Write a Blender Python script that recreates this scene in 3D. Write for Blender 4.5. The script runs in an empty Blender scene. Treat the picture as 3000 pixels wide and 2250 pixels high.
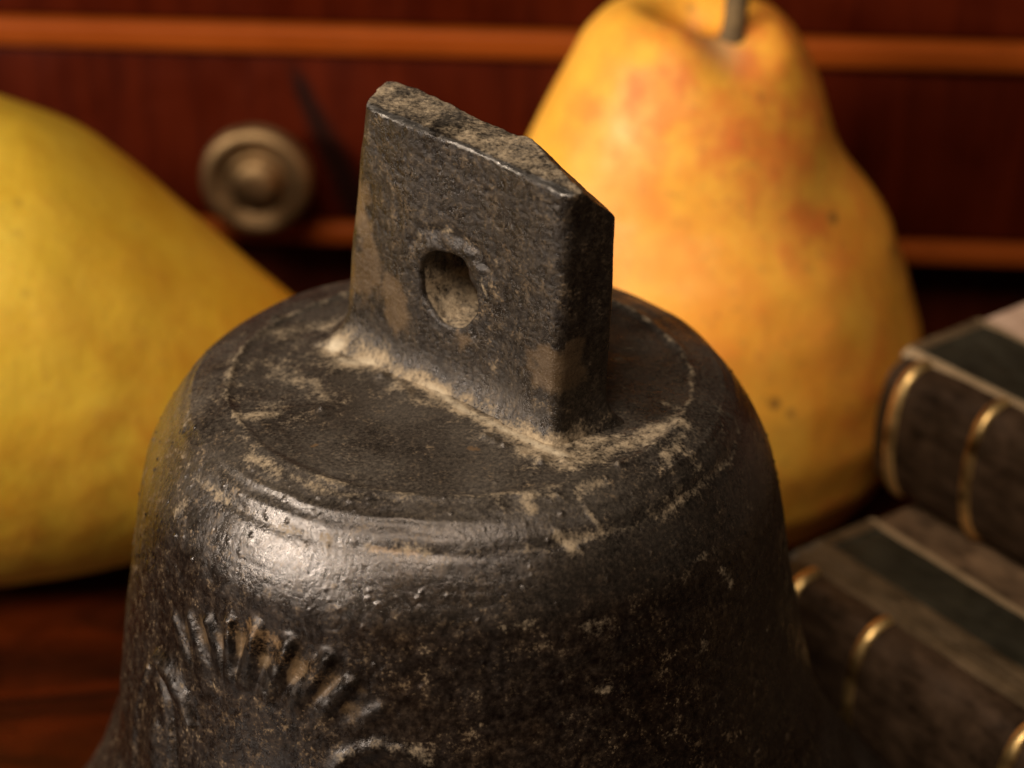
import bpy, math
import numpy as np

R = math.radians
scene = bpy.context.scene
col = scene.collection

# ------------------------------------------------------------------ camera, world, lamps, exposure
PITCH = R(28.0)
CAM = np.array([0.00604, -0.21998, 0.1875])
FWD = np.array([0.0, math.cos(PITCH), -math.sin(PITCH)])
cam_data = bpy.data.cameras.new('camera')
cam_data.sensor_width = 36.0
cam_data.lens = 36.0 * 6497.0 / 3000.0
cam_data.clip_start = 0.01
cam_data.clip_end = 20.0
cam_data.dof.use_dof = True
cam_data.dof.focus_distance = 0.2325
cam_data.dof.aperture_fstop = 17.0
cam_data.dof.aperture_blades = 9
cam = bpy.data.objects.new('camera', cam_data)
col.objects.link(cam)
cam.location = CAM
cam.rotation_euler = (R(90.0) - PITCH, 0.0, 0.0)
scene.camera = cam

world = bpy.data.worlds.new('World')
scene.world = world
world.use_nodes = True
bg = world.node_tree.nodes['Background']
bg.inputs['Color'].default_value = (1.0, 0.80, 0.62, 1)
bg.inputs['Strength'].default_value = 0.015


def area(name, loc, target, size, power, color, size_y=None):
    d = bpy.data.lights.new(name, 'AREA')
    d.energy = power
    d.color = color
    d.size = size
    if size_y:
        d.shape = 'RECTANGLE'
        d.size_y = size_y
    o = bpy.data.objects.new(name, d)
    col.objects.link(o)
    o.location = loc
    v = np.array(target) - np.array(loc)
    v = v / np.linalg.norm(v)
    o.rotation_euler = (math.acos(-v[2]), 0, math.atan2(v[1], v[0]) - math.pi / 2)
    return o


area('key_lamp', (-0.71, -0.34, 0.39), (0.0, 0.03, 0.05), 0.16, 9.2, (1.0, 0.93, 0.84))
area('front_softbox', (-0.14, -0.46, 0.72), (0.01, 0.02, 0.05), 0.36, 4.8, (1.0, 0.89, 0.77), 0.30)

vs = scene.view_settings
scene.display_settings.display_device = 'sRGB'
vs.view_transform = 'Standard'
vs.look = 'None'
vs.exposure = 0.0
vs.gamma = 1.0
vs.use_curve_mapping = False
scene.cycles.use_denoising = True
scene.cycles.max_bounces = 8


# ------------------------------------------------------------------ noise and mesh helpers
def _hash(ix, iy, iz, seed):
    h = (ix.astype(np.int64) * 374761393 + iy.astype(np.int64) * 668265263 + iz.astype(np.int64) * 2147483647 + seed * 974634777) & 0xFFFFFFFF
    h = ((h ^ (h >> 13)) * 1274126177) & 0xFFFFFFFF
    h = ((h ^ (h >> 16)) * 2246822519) & 0xFFFFFFFF
    return (h ^ (h >> 15)) & 0xFFFF


_G = np.random.RandomState(3).normal(size=(65536, 3)).astype(np.float32)
_G /= np.linalg.norm(_G, axis=1)[:, None]


def perlin(p, scale, seed=0):
    q = (np.asarray(p) / scale).astype(np.float32)
    i = np.floor(q)
    fr = q - i
    i = i.astype(np.int32)
    w = fr * fr * fr * (fr * (fr * 6 - 15) + 10)
    out = 0
    for dx in (0, 1):
        wx = w[:, 0] if dx else 1 - w[:, 0]
        for dy in (0, 1):
            wy = w[:, 1] if dy else 1 - w[:, 1]
            for dz in (0, 1):
                wz = w[:, 2] if dz else 1 - w[:, 2]
                g = _G[_hash(i[:, 0] + dx, i[:, 1] + dy, i[:, 2] + dz, seed)]
                out = out + wx * wy * wz * (g[:, 0] * (fr[:, 0] - dx) + g[:, 1] * (fr[:, 1] - dy) + g[:, 2] * (fr[:, 2] - dz))
    return out


def fbm(p, scale, octaves, seed=0, gain=0.5):
    a, s, t = 1.0, scale, 0
    for k in range(octaves):
        t = t + a * perlin(p, s, seed + k * 17)
        a *= gain
        s *= 0.5
    return t


def sstep(a, b, x):
    t = np.clip((x - a) / (b - a), 0, 1)
    return t * t * (3 - 2 * t)


def mesh_np(name, verts, faces, smooth=True, attrs=None):
    me = bpy.data.meshes.new(name)
    verts = np.ascontiguousarray(verts, dtype=np.float32)
    faces = np.ascontiguousarray(faces, dtype=np.int32)
    n, k = faces.shape
    me.vertices.add(len(verts))
    me.vertices.foreach_set('co', verts.ravel())
    me.loops.add(n * k)
    me.loops.foreach_set('vertex_index', faces.ravel())
    me.polygons.add(n)
    me.polygons.foreach_set('loop_start', np.arange(0, n * k, k, dtype=np.int32))
    me.update(calc_edges=True)
    me.validate()
    me.polygons.foreach_set('use_smooth', np.full(len(me.polygons), smooth))
    for key, val in (attrs or {}).items():
        a = me.attributes.new(key, 'FLOAT', 'POINT')
        a.data.foreach_set('value', np.ascontiguousarray(val, dtype=np.float32))
    me.update()
    return me


def link(name, me, material, parent=None):
    o = bpy.data.objects.new(name, me)
    if material:
        me.materials.append(material)
    col.objects.link(o)
    if parent:
        o.parent = parent
    return o


def empty(name, loc, rz=0.0, rx=0.0, ry=0.0):
    o = bpy.data.objects.new(name, None)
    o.empty_display_size = 0.01
    col.objects.link(o)
    o.location = loc
    o.rotation_euler = (rx, ry, rz)
    return o


def tag(o, label=None, category=None, group=None, kind=None):
    if label:
        o['label'] = label
    if category:
        o['category'] = category
    if group:
        o['group'] = group
    if kind:
        o['kind'] = kind
    return o


def grid_faces(nu, nv, wrap_v=True):
    i = np.arange(nu - 1)[:, None]
    j = np.arange(nv if wrap_v else nv - 1)[None, :]
    j2 = (j + 1) % nv
    return np.stack([i * nv + j, i * nv + j2, (i + 1) * nv + j2, (i + 1) * nv + j], -1).reshape(-1, 4)


def grid_normals(Vg):
    """normals of a (nu, nv, 3) grid that wraps in v"""
    du = np.gradient(Vg, axis=0)
    dv = np.roll(Vg, -1, 1) - np.roll(Vg, 1, 1)
    n = np.cross(dv, du)
    return n / (np.linalg.norm(n, axis=2, keepdims=True) + 1e-12)


def box_me(name, lo, hi, bevel=0.0004, seg=2):
    import bmesh
    bm = bmesh.new()
    bmesh.ops.create_cube(bm, size=1.0)
    lo, hi = np.array(lo), np.array(hi)
    for v in bm.verts:
        v.co = (lo + hi) / 2 + np.array(v.co) * (hi - lo)
    if bevel:
        bmesh.ops.bevel(bm, geom=bm.edges[:], offset=bevel, segments=seg, affect='EDGES', profile=0.5)
    me = bpy.data.meshes.new(name)
    bm.to_mesh(me)
    bm.free()
    me.polygons.foreach_set('use_smooth', np.ones(len(me.polygons), dtype=bool))
    me.update()
    return me


def lathe(profile, n=96):
    """closed surface of revolution round z from (r, z) rows; end rows with r near 0 close it"""
    pr = np.array(profile)
    th = np.linspace(0, 2 * np.pi, n, endpoint=False)
    V = np.stack([pr[:, 0:1] * np.cos(th), pr[:, 0:1] * np.sin(th), np.broadcast_to(pr[:, 1:2], (len(pr), n))], -1)
    return V, grid_faces(len(pr), n)


def resample(pts, n, k=0):
    pts = np.array(pts, float)
    L = np.r_[0, np.cumsum(np.linalg.norm(np.diff(pts, axis=0), axis=1))]
    s = np.linspace(0, L[-1], n)
    out = np.stack([np.interp(s, L, pts[:, c]) for c in range(pts.shape[1])], -1)
    if k:
        w = np.hanning(2 * k + 3)[1:-1]
        w /= w.sum()
        h = len(w) // 2
        pad = np.pad(out, ((h, h), (0, 0)), mode='reflect', reflect_type='odd')
        out = np.stack([np.convolve(pad[:, c], w, 'valid') for c in range(pts.shape[1])], -1)
    return s, out


def tube(path, radii, n=20):
    path = np.array(path, float)
    t = np.gradient(path, axis=0)
    t /= np.linalg.norm(t, axis=1)[:, None]
    ref = np.array([1.0, 0.2, 0.1])
    a = np.cross(t, ref)
    a /= np.linalg.norm(a, axis=1)[:, None]
    b = np.cross(t, a)
    th = np.linspace(0, 2 * np.pi, n, endpoint=False)
    V = path[:, None] + np.array(radii)[:, None, None] * (np.cos(th)[None, :, None] * a[:, None] + np.sin(th)[None, :, None] * b[:, None])
    return V, grid_faces(len(path), n)


def seg_dist(p, poly):
    """distance of points p (n,d) to a polyline, and the share of its length at the nearest point"""
    poly = np.array(poly, float)
    best = np.full(len(p), 1e9)
    tt = np.zeros(len(p))
    m = len(poly) - 1
    for k in range(max(m, 1)):
        a = poly[k]
        b = poly[min(k + 1, len(poly) - 1)]
        ab = b - a
        L = ab @ ab
        t = np.clip(((p - a) @ ab) / L, 0, 1) if L > 0 else np.zeros(len(p))
        d = np.linalg.norm(p - a - t[:, None] * ab, axis=1)
        m_ = d < best
        best[m_] = d[m_]
        tt[m_] = (k + t[m_]) / max(m, 1)
    return best, tt


# ------------------------------------------------------------------ node helpers
class NT:
    def __init__(self, name):
        self.mat = bpy.data.materials.new(name)
        self.mat.use_nodes = True
        self.t = self.mat.node_tree
        self.n = self.t.nodes
        self.bsdf = self.n['Principled BSDF']
        self.tc = self.n.new('ShaderNodeTexCoord')

    def lk(self, a, b):
        self.t.links.new(a, b)

    def mapped(self, scale, rot=(0, 0, 0), loc=(0, 0, 0)):
        m = self.n.new('ShaderNodeMapping')
        m.inputs['Scale'].default_value = scale
        m.inputs['Rotation'].default_value = rot
        m.inputs['Location'].default_value = loc
        self.lk(self.tc.outputs['Object'], m.inputs['Vector'])
        return m.outputs['Vector']

    def noise(self, scale, detail=4, rough=0.55, vec=None, dist=0.0):
        k = self.n.new('ShaderNodeTexNoise')
        k.inputs['Scale'].default_value = scale
        k.inputs['Detail'].default_value = detail
        k.inputs['Roughness'].default_value = rough
        k.inputs['Distortion'].default_value = dist
        self.lk(vec if vec is not None else self.tc.outputs['Object'], k.inputs['Vector'])
        return k.outputs['Fac']

    def voronoi(self, scale, vec=None, feature='F1', rand=1.0):
        k = self.n.new('ShaderNodeTexVoronoi')
        k.feature = feature
        k.inputs['Scale'].default_value = scale
        k.inputs['Randomness'].default_value = rand
        self.lk(vec if vec is not None else self.tc.outputs['Object'], k.inputs['Vector'])
        return k.outputs['Distance']

    def ramp(self, fac, stops):
        k = self.n.new('ShaderNodeValToRGB')
        e = k.color_ramp.elements
        while len(e) < len(stops):
            e.new(0.5)
        for el, (p, c) in zip(e, stops):
            el.position = p
            el.color = c if len(c) == 4 else (*c, 1)
        self.lk(fac, k.inputs['Fac'])
        return k.outputs['Color']

    def math(self, op, a, b=None, clamp=False, c=None):
        k = self.n.new('ShaderNodeMath')
        k.operation = op
        k.use_clamp = clamp
        for i, v in enumerate((a, b, c)):
            if v is None:
                continue
            if isinstance(v, (int, float)):
                k.inputs[i].default_value = v
            else:
                self.lk(v, k.inputs[i])
        return k.outputs[0]

    def maprange(self, v, a, b, c=0.0, d=1.0, smooth=True):
        k = self.n.new('ShaderNodeMapRange')
        k.interpolation_type = 'SMOOTHSTEP' if smooth else 'LINEAR'
        self.lk(v, k.inputs['Value'])
        for nme, x in zip(('From Min', 'From Max', 'To Min', 'To Max'), (a, b, c, d)):
            k.inputs[nme].default_value = x
        return k.outputs['Result']

    def mix(self, fac, a, b, mode='MIX'):
        k = self.n.new('ShaderNodeMix')
        k.data_type = 'RGBA'
        k.blend_type = mode
        fi, ai, bi = k.inputs[0], k.inputs[6], k.inputs[7]
        for s, v in ((fi, fac), (ai, a), (bi, b)):
            if isinstance(v, (int, float)):
                s.default_value = v
            elif isinstance(v, tuple):
                s.default_value = v if len(v) == 4 else (*v, 1)
            else:
                self.lk(v, s)
        return k.outputs[2]

    def attr(self, name):
        k = self.n.new('ShaderNodeAttribute')
        k.attribute_name = name
        return k.outputs['Fac']

    def bump(self, h, strength, dist, prev=None):
        k = self.n.new('ShaderNodeBump')
        k.inputs['Strength'].default_value = strength
        k.inputs['Distance'].default_value = dist
        self.lk(h, k.inputs['Height'])
        if prev is not None:
            self.lk(prev, k.inputs['Normal'])
        return k.outputs['Normal']

    def set(self, **kw):
        names = dict(color='Base Color', rough='Roughness', metal='Metallic', normal='Normal', spec='Specular IOR Level', coat='Coat Weight', coat_rough='Coat Roughness', sss='Subsurface Weight', sss_scale='Subsurface Scale')
        for k, v in kw.items():
            s = self.bsdf.inputs[names[k]]
            if isinstance(v, (int, float)):
                s.default_value = v
            elif isinstance(v, tuple):
                s.default_value = v if len(v) == 4 else (*v, 1)
            else:
                self.lk(v, s)
        return self.mat


# ------------------------------------------------------------------ materials
def bronze_material(name, pitted):
    m = NT(name)
    dust, film, patch, rust = m.attr('dust'), m.attr('film'), m.attr('patch'), m.attr('rust')
    polish, wear = m.attr('polish'), m.attr('wear')
    n_low = m.noise(300, 4, 0.6)
    n_big = m.noise(130, 5, 0.6)
    n_mid = m.noise(620, 6, 0.65)
    n_med = m.noise(1250, 5, 0.65)
    n_fine = m.noise(2600, 5, 0.7)
    n_grit = m.noise(5600, 3, 0.7)
    mixn = m.math('ADD', m.math('MULTIPLY', n_med, 0.55), m.math('ADD', m.math('MULTIPLY', n_mid, 0.30), m.math('MULTIPLY', n_fine, 0.25)))
    base = m.ramp(mixn, [(0.43, (0.0040, 0.0027, 0.0020)), (0.53, (0.0105, 0.0070, 0.0050)), (0.62, (0.022, 0.0146, 0.0100)), (0.76, (0.060, 0.040, 0.026))])
    brown = m.ramp(mixn, [(0.43, (0.0050, 0.0030, 0.0019)), (0.55, (0.0150, 0.0086, 0.0050)), (0.72, (0.058, 0.034, 0.0175))])
    c = m.mix(m.maprange(m.math('ADD', m.math('MULTIPLY', n_big, 0.5), m.math('MULTIPLY', n_low, 0.5)), 0.42, 0.60, 0.10, 1.0), base, brown)
    if pitted:
        c = m.mix(0.6, c, m.ramp(mixn, [(0.44, (0.0022, 0.0016, 0.0011)), (0.53, (0.012, 0.0085, 0.0052)), (0.61, (0.036, 0.025, 0.0145)), (0.73, (0.12, 0.086, 0.051))]))
    # thin grey-brown film of settled dust, broken up by the grain
    fm = m.math('MULTIPLY', film, m.maprange(m.math('ADD', m.math('MULTIPLY', n_fine, 0.55), m.math('MULTIPLY', n_big, 1.0)), 0.50, 0.88, 0.22, 0.98))
    fcol = m.ramp(n_fine, [(0.36, (0.048, 0.038, 0.029)), (0.52, (0.088, 0.069, 0.051)), (0.70, (0.15, 0.114, 0.078))])
    c = m.mix(fm, c, fcol)
    calm = m.attr('calm')
    c = m.mix(calm, c, m.ramp(mixn, [(0.45, (0.004, 0.0028, 0.0020)), (0.70, (0.022, 0.0145, 0.0095))]))
    # flecks of tan dirt everywhere, tied to the rough grain
    fl = m.maprange(m.math('ADD', m.math('MULTIPLY', n_mid, 0.6), m.math('MULTIPLY', n_fine, 0.8)), 0.755, 0.86, 0.0, 0.75)
    fl = m.math('MULTIPLY', fl, m.maprange(m.math('ADD', m.math('MULTIPLY', m.noise(55, 3, 0.6), 0.6), m.math('MULTIPLY', n_low, 0.5)), 0.46, 0.66, 0.05, 1.0))
    fl = m.math('MULTIPLY', fl, m.math('SUBTRACT', 1.0, calm))
    c = m.mix(fl, c, (0.155, 0.098, 0.050))
    # worn smooth brown patches
    pf = m.maprange(m.math('ADD', patch, m.math('MULTIPLY', m.math('SUBTRACT', n_mid, 0.5), 1.4)), 0.28, 0.80)
    pcol = m.ramp(n_big, [(0.35, (0.060, 0.035, 0.017)), (0.65, (0.13, 0.080, 0.039))])
    c = m.mix(m.math('MULTIPLY', pf, 0.9), c, pcol)
    rf = m.maprange(m.math('ADD', rust, m.math('MULTIPLY', m.math('SUBTRACT', n_fine, 0.5), 1.6)), 0.45, 0.85, 0.0, 0.7)
    c = m.mix(rf, c, (0.17, 0.095, 0.042))
    # caked pale dust
    dn = m.math('ADD', m.math('ADD', m.math('MULTIPLY', m.math('SUBTRACT', n_low, 0.5), 1.3), m.math('MULTIPLY', m.math('SUBTRACT', n_mid, 0.5), 1.3)), m.math('MULTIPLY', m.math('SUBTRACT', n_fine, 0.5), 1.2))
    df = m.maprange(m.math('ADD', dust, dn), 0.22, 0.95)
    spk = m.maprange(m.math('ADD', m.math('MULTIPLY', n_fine, 0.5), m.math('MULTIPLY', n_med, 0.6)), 0.40, 0.50, 0.88, 0.0)
    df = m.math('MULTIPLY', df, m.math('SUBTRACT', 1.0, m.math('MULTIPLY', spk, m.maprange(dust, 0.5, 1.3, 1.0, 0.55))))
    dcol = m.ramp(n_med, [(0.3, (0.20, 0.140, 0.084)), (0.7, (0.44, 0.325, 0.20))])
    dcol = m.mix(m.maprange(dust, 0.75, 1.2), dcol, (0.58, 0.465, 0.315))
    c = m.mix(m.math('MULTIPLY', df, 0.94), c, dcol)
    wf = m.maprange(m.math('ADD', wear, m.math('MULTIPLY', m.math('SUBTRACT', n_med, 0.5), 1.2)), 0.35, 0.75)
    c = m.mix(wf, c, (0.26, 0.225, 0.19))
    rough = m.math('ADD', m.maprange(n_low, 0.40, 0.62, 0.20, 0.40), m.maprange(n_med, 0.3, 0.7, -0.06, 0.10))
    rough = m.math('MULTIPLY', rough, m.math('SUBTRACT', 1.0, m.math('MULTIPLY', polish, 0.36)))
    rough = m.math('ADD', rough, m.math('MULTIPLY', m.math('ADD', m.math('ADD', m.math('MULTIPLY', fl, 0.5), m.math('MULTIPLY', fm, 0.30)), df), 0.45), clamp=True)
    cav = m.math('SUBTRACT', 1.0, m.math('MAXIMUM', df, m.math('MULTIPLY', fl, 0.6)))
    metal = m.math('MAXIMUM', m.math('MULTIPLY', cav, 0.2), m.math('MULTIPLY', wf, 0.85))
    m.bsdf.inputs['Specular Tint'].default_value = (1.0, 0.88, 0.80, 1)
    nb = m.bump(n_mid, 0.30 if pitted else 0.16, 0.0006)
    nb = m.bump(n_fine, 0.40 if pitted else 0.18, 0.00022, m.bump(n_med, 0.45 if pitted else 0.22, 0.0004, nb))
    nb = m.bump(n_grit, 0.45 if pitted else 0.14, 0.00010, nb)
    return m.set(color=c, rough=rough, metal=metal, normal=nb, spec=m.math('MULTIPLY', cav, m.math('ADD', 0.62 if pitted else 0.42, m.math('MULTIPLY', polish, 0.52))))


def pear_material(name, cols, blush, blush_amt, speck=1.0, soft=0.15):
    m = NT(name)
    big = m.noise(55, 4, 0.6, dist=0.4)
    mid = m.noise(170, 5, 0.6)
    fine = m.noise(800, 3, 0.6)
    c = m.ramp(big, [(0.32, cols[0]), (0.5, cols[1]), (0.68, cols[2])])
    red = m.math('MULTIPLY', m.attr('blush'), m.maprange(mid, 0.51 - soft, 0.51 + soft))
    c = m.mix(m.math('MULTIPLY', red, blush_amt, clamp=True), c, blush)
    # russet freckles and a few brown bruises
    fr = m.maprange(fine, 0.56, 0.70, 0.0, 0.45 * (0.5 + 0.5 * speck))
    c = m.mix(fr, c, (0.42, 0.20, 0.03))
    dots = m.maprange(m.voronoi(420), 0.10, 0.26, 0.40 * speck, 0.0)
    c = m.mix(m.math('MULTIPLY', dots, m.maprange(m.noise(70, 2), 0.42, 0.58)), c, (0.45, 0.15, 0.03))
    sp = m.maprange(m.voronoi(110), 0.05, 0.15, 0.80 * speck, 0.0)
    sp = m.math('MULTIPLY', sp, m.maprange(m.noise(45, 2), 0.48, 0.56))
    c = m.mix(sp, c, (0.20, 0.09, 0.02))
    c = m.mix(m.attr('pale'), c, (0.62, 0.46, 0.36))
    nb = m.bump(mid, 0.25, 0.0012)
    nb = m.bump(fine, 0.12, 0.0003, nb)
    return m.set(color=c, rough=m.maprange(mid, 0.3, 0.7, 0.42, 0.58), normal=nb, spec=0.28, sss=0.12, sss_scale=0.004)


def wood_material(name, dark, light, grain_axis='z', rough=0.35, streak=False, figure=1.0):
    m = NT(name)
    sc = {'z': (260, 260, 22), 'x': (18, 220, 220) if rough > 0.2 else (70, 120, 120)}[grain_axis]
    g = m.noise(1.0, 6, 0.6, m.mapped(sc), dist=0.6)
    b = m.noise(38 * figure, 4, 0.55, dist=0.8)
    f = m.math('ADD', m.math('MULTIPLY', g, 0.55), m.math('MULTIPLY', b, 0.45))
    c = m.ramp(f, [(0.30, dark), (0.68, light)])
    p = m.noise(1.0, 3, 0.5, m.mapped(tuple(v * 4 for v in sc)))
    c = m.mix(m.maprange(p, 0.58, 0.72, 0.0, 0.45), c, tuple(v * 0.35 for v in dark))
    if grain_axis == 'x' and rough < 0.2:
        kn = m.noise(44, 5, 0.6, m.mapped((0.35, 1.3, 1.0), (0, 0, -0.5)), dist=1.0)
        c = m.mix(m.maprange(kn, 0.40, 0.62, 0.0, 0.92), c, (0.006, 0.002, 0.001))
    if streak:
        # one dark slanting streak running down the drawer front beside the knob
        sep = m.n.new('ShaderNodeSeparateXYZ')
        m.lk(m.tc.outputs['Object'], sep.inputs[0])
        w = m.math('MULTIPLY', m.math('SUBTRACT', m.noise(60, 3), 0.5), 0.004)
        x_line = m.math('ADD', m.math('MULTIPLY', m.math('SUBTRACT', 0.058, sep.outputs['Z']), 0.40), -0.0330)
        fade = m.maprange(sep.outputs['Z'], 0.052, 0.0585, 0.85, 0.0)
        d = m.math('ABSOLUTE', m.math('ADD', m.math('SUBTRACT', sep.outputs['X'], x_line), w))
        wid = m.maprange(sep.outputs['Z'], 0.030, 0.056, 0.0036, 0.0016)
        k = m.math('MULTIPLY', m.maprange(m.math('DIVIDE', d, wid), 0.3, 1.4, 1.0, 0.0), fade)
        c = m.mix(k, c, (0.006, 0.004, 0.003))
    nb = m.bump(g, 0.12, 0.0004)
    return m.set(color=c, rough=m.maprange(b, 0.3, 0.7, rough - 0.06, rough + 0.10), normal=nb, spec=0.35 if grain_axis == 'x' and rough < 0.2 else 0.07)


def leather_material(name, dark, light, rough=0.45):
    m = NT(name)
    big = m.noise(170, 5, 0.65)
    mid = m.noise(520, 5, 0.65, m.mapped((0.35, 1, 1)))
    c = m.ramp(m.math('ADD', m.math('MULTIPLY', big, 0.5), m.math('MULTIPLY', mid, 0.5)), [(0.36, dark), (0.66, light)])
    nb = m.bump(mid, 0.4, 0.0004)
    return m.set(color=c, rough=m.maprange(mid, 0.3, 0.7, rough - 0.1, rough + 0.12), normal=nb, spec=0.22)


M_BELL = bronze_material('old_bronze', False)
M_LUG = bronze_material('pitted_bronze', True)
M_PEAR_Y = pear_material('yellow_pear_skin', [(0.66, 0.37, 0.024), (0.74, 0.46, 0.038), (0.78, 0.52, 0.052)], (0.48, 0.17, 0.008), 1.15, 0.35, 0.6)
M_PEAR_O = pear_material('blushed_pear_skin', [(0.77, 0.29, 0.028), (0.83, 0.37, 0.038), (0.84, 0.43, 0.050)], (0.64, 0.115, 0.022), 0.85, 1.0, 0.24)
M_STEM = leather_material('pear_stem', (0.07, 0.040, 0.016), (0.22, 0.135, 0.055), 0.8)
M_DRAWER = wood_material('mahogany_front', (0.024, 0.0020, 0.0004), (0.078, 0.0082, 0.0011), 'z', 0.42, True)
M_CARCASS = wood_material('mahogany_carcass', (0.03, 0.004, 0.0012), (0.08, 0.012, 0.003), 'z', 0.38)
M_RAIL = wood_material('pale_rail_wood', (0.18, 0.031, 0.0032), (0.28, 0.056, 0.006), 'x', 0.38)
M_TABLE = wood_material('table_wood', (0.007, 0.0012, 0.0004), (0.075, 0.0100, 0.0012), 'x', 0.18, figure=0.8)
M_SPINE = leather_material('worn_spine_leather', (0.009, 0.0048, 0.0026), (0.090, 0.050, 0.026), 0.42)
M_PANEL = leather_material('dark_green_leather', (0.016, 0.0130, 0.0072), (0.042, 0.034, 0.019), 0.55)
M_JOINT = leather_material('rubbed_joint_leather', (0.045, 0.028, 0.013), (0.155, 0.096, 0.046), 0.5)
M_EDGE = leather_material('rubbed_tan_edge', (0.24, 0.155, 0.075), (0.42, 0.28, 0.15), 0.55)
M_MARBLE = leather_material('marbled_paper', (0.03, 0.017, 0.009), (0.25, 0.145, 0.072), 0.6)
M_PINK = leather_material('faded_pink_paper', (0.36, 0.22, 0.14), (0.55, 0.36, 0.24), 0.6)
M_PAGES = leather_material('aged_pages', (0.25, 0.19, 0.11), (0.42, 0.33, 0.21), 0.8)


def metal_simple(name, c0, c1, r0, r1):
    m = NT(name)
    n = m.noise(150, 4, 0.55)
    return m.set(color=m.ramp(n, [(0.35, c0), (0.52, c1)]), rough=m.maprange(n, 0.3, 0.7, r0, r1), metal=0.9, normal=m.bump(n, 0.2, 0.0003))


M_GILT = metal_simple('rubbed_gilt', (0.16, 0.080, 0.024), (0.95, 0.60, 0.22), 0.28, 0.50)
M_BRASS = metal_simple('tarnished_brass', (0.20, 0.115, 0.045), (0.35, 0.215, 0.095), 0.46, 0.62)


# ------------------------------------------------------------------ setting: table top
tb = box_me('table_top', (-0.45, -0.40, -0.022), (0.45, 0.40, 0.0), 0.003, 3)
tag(link('table_top', tb, M_TABLE), kind='structure')

# ------------------------------------------------------------------ cabinet behind (local x along its front, y into it, z up)
cab = tag(empty('cabinet', (0.0, 0.142, 0.0), R(-4.6)), 'small red mahogany drawer cabinet with pale rails behind the pears', 'cabinet')
CW = 0.19
Z_RAIL2 = (0.0226, 0.0264)
Z_RAIL1 = (0.0584, 0.0632)
Z_RAIL0 = (0.1000, 0.1056)
link('plinth', box_me('plinth', (-CW, 0.012, 0.0), (CW, 0.020, Z_RAIL2[0]), 0.0004), M_CARCASS, cab)
for zz in (Z_RAIL2, Z_RAIL1, Z_RAIL0):
    link('rail', box_me('rail', (-CW, -0.0012, zz[0]), (CW, 0.012, zz[1]), 0.0009, 3), M_RAIL, cab)
for sx in (-1, 1):
    link('side_panel', box_me('side_panel', (sx * CW - 0.006, -0.001, 0.0), (sx * CW + 0.006, 0.10, 0.112), 0.0008), M_CARCASS, cab)
link('cabinet_top', box_me('cabinet_top', (-CW - 0.012, -0.006, 0.112), (CW + 0.012, 0.11, 0.119), 0.0015, 3), M_CARCASS, cab)
link('back_panel', box_me('back_panel', (-CW + 0.006, 0.094, 0.0), (CW - 0.006, 0.100, 0.112), 0), M_CARCASS, cab)


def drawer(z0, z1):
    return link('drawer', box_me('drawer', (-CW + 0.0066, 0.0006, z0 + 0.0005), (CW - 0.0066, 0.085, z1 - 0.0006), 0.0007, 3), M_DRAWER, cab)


drawer(Z_RAIL1[1], Z_RAIL0[0])
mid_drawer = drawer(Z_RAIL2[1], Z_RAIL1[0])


def knob_on(parent, x, z):
    pr = resample([(0.00001, 0.0), (0.0042, 0.0), (0.0044, 0.0012), (0.0030, 0.0022), (0.0028, 0.0046), (0.0060, 0.0054), (0.0081, 0.0062),
                   (0.0085, 0.0074), (0.0082, 0.0098), (0.0072, 0.0105), (0.0055, 0.0098), (0.0044, 0.0092), (0.0040, 0.0096), (0.0036, 0.0112), (0.0022, 0.0122), (0.00001, 0.0124)], 90, 2)[1]
    V, Fc = lathe(pr, 72)
    V = V.reshape(-1, 3)
    V = np.stack([V[:, 0], -V[:, 2], V[:, 1]], -1)       # turned about the outward axis of the front
    me = mesh_np('knob', V, Fc)
    o = link('knob', me, M_BRASS, parent)
    o.location = (x, 0.0004, z)
    o.scale = (1.17, 1.0, 1.17)
    pp, pf = lathe(resample([(0.00001, 0.0012), (0.0050, 0.0012), (0.0062, 0.0008), (0.0066, 0.0)], 24, 1)[1], 60)
    pp = pp.reshape(-1, 3)
    pl = link('knob_plate', mesh_np('knob_plate', np.stack([pp[:, 0], -pp[:, 2], pp[:, 1]], -1), pf), M_BRASS, parent)
    pl.location = (x, 0.0004, z)


knob_on(mid_drawer, -0.0378, 0.0378)

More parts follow.
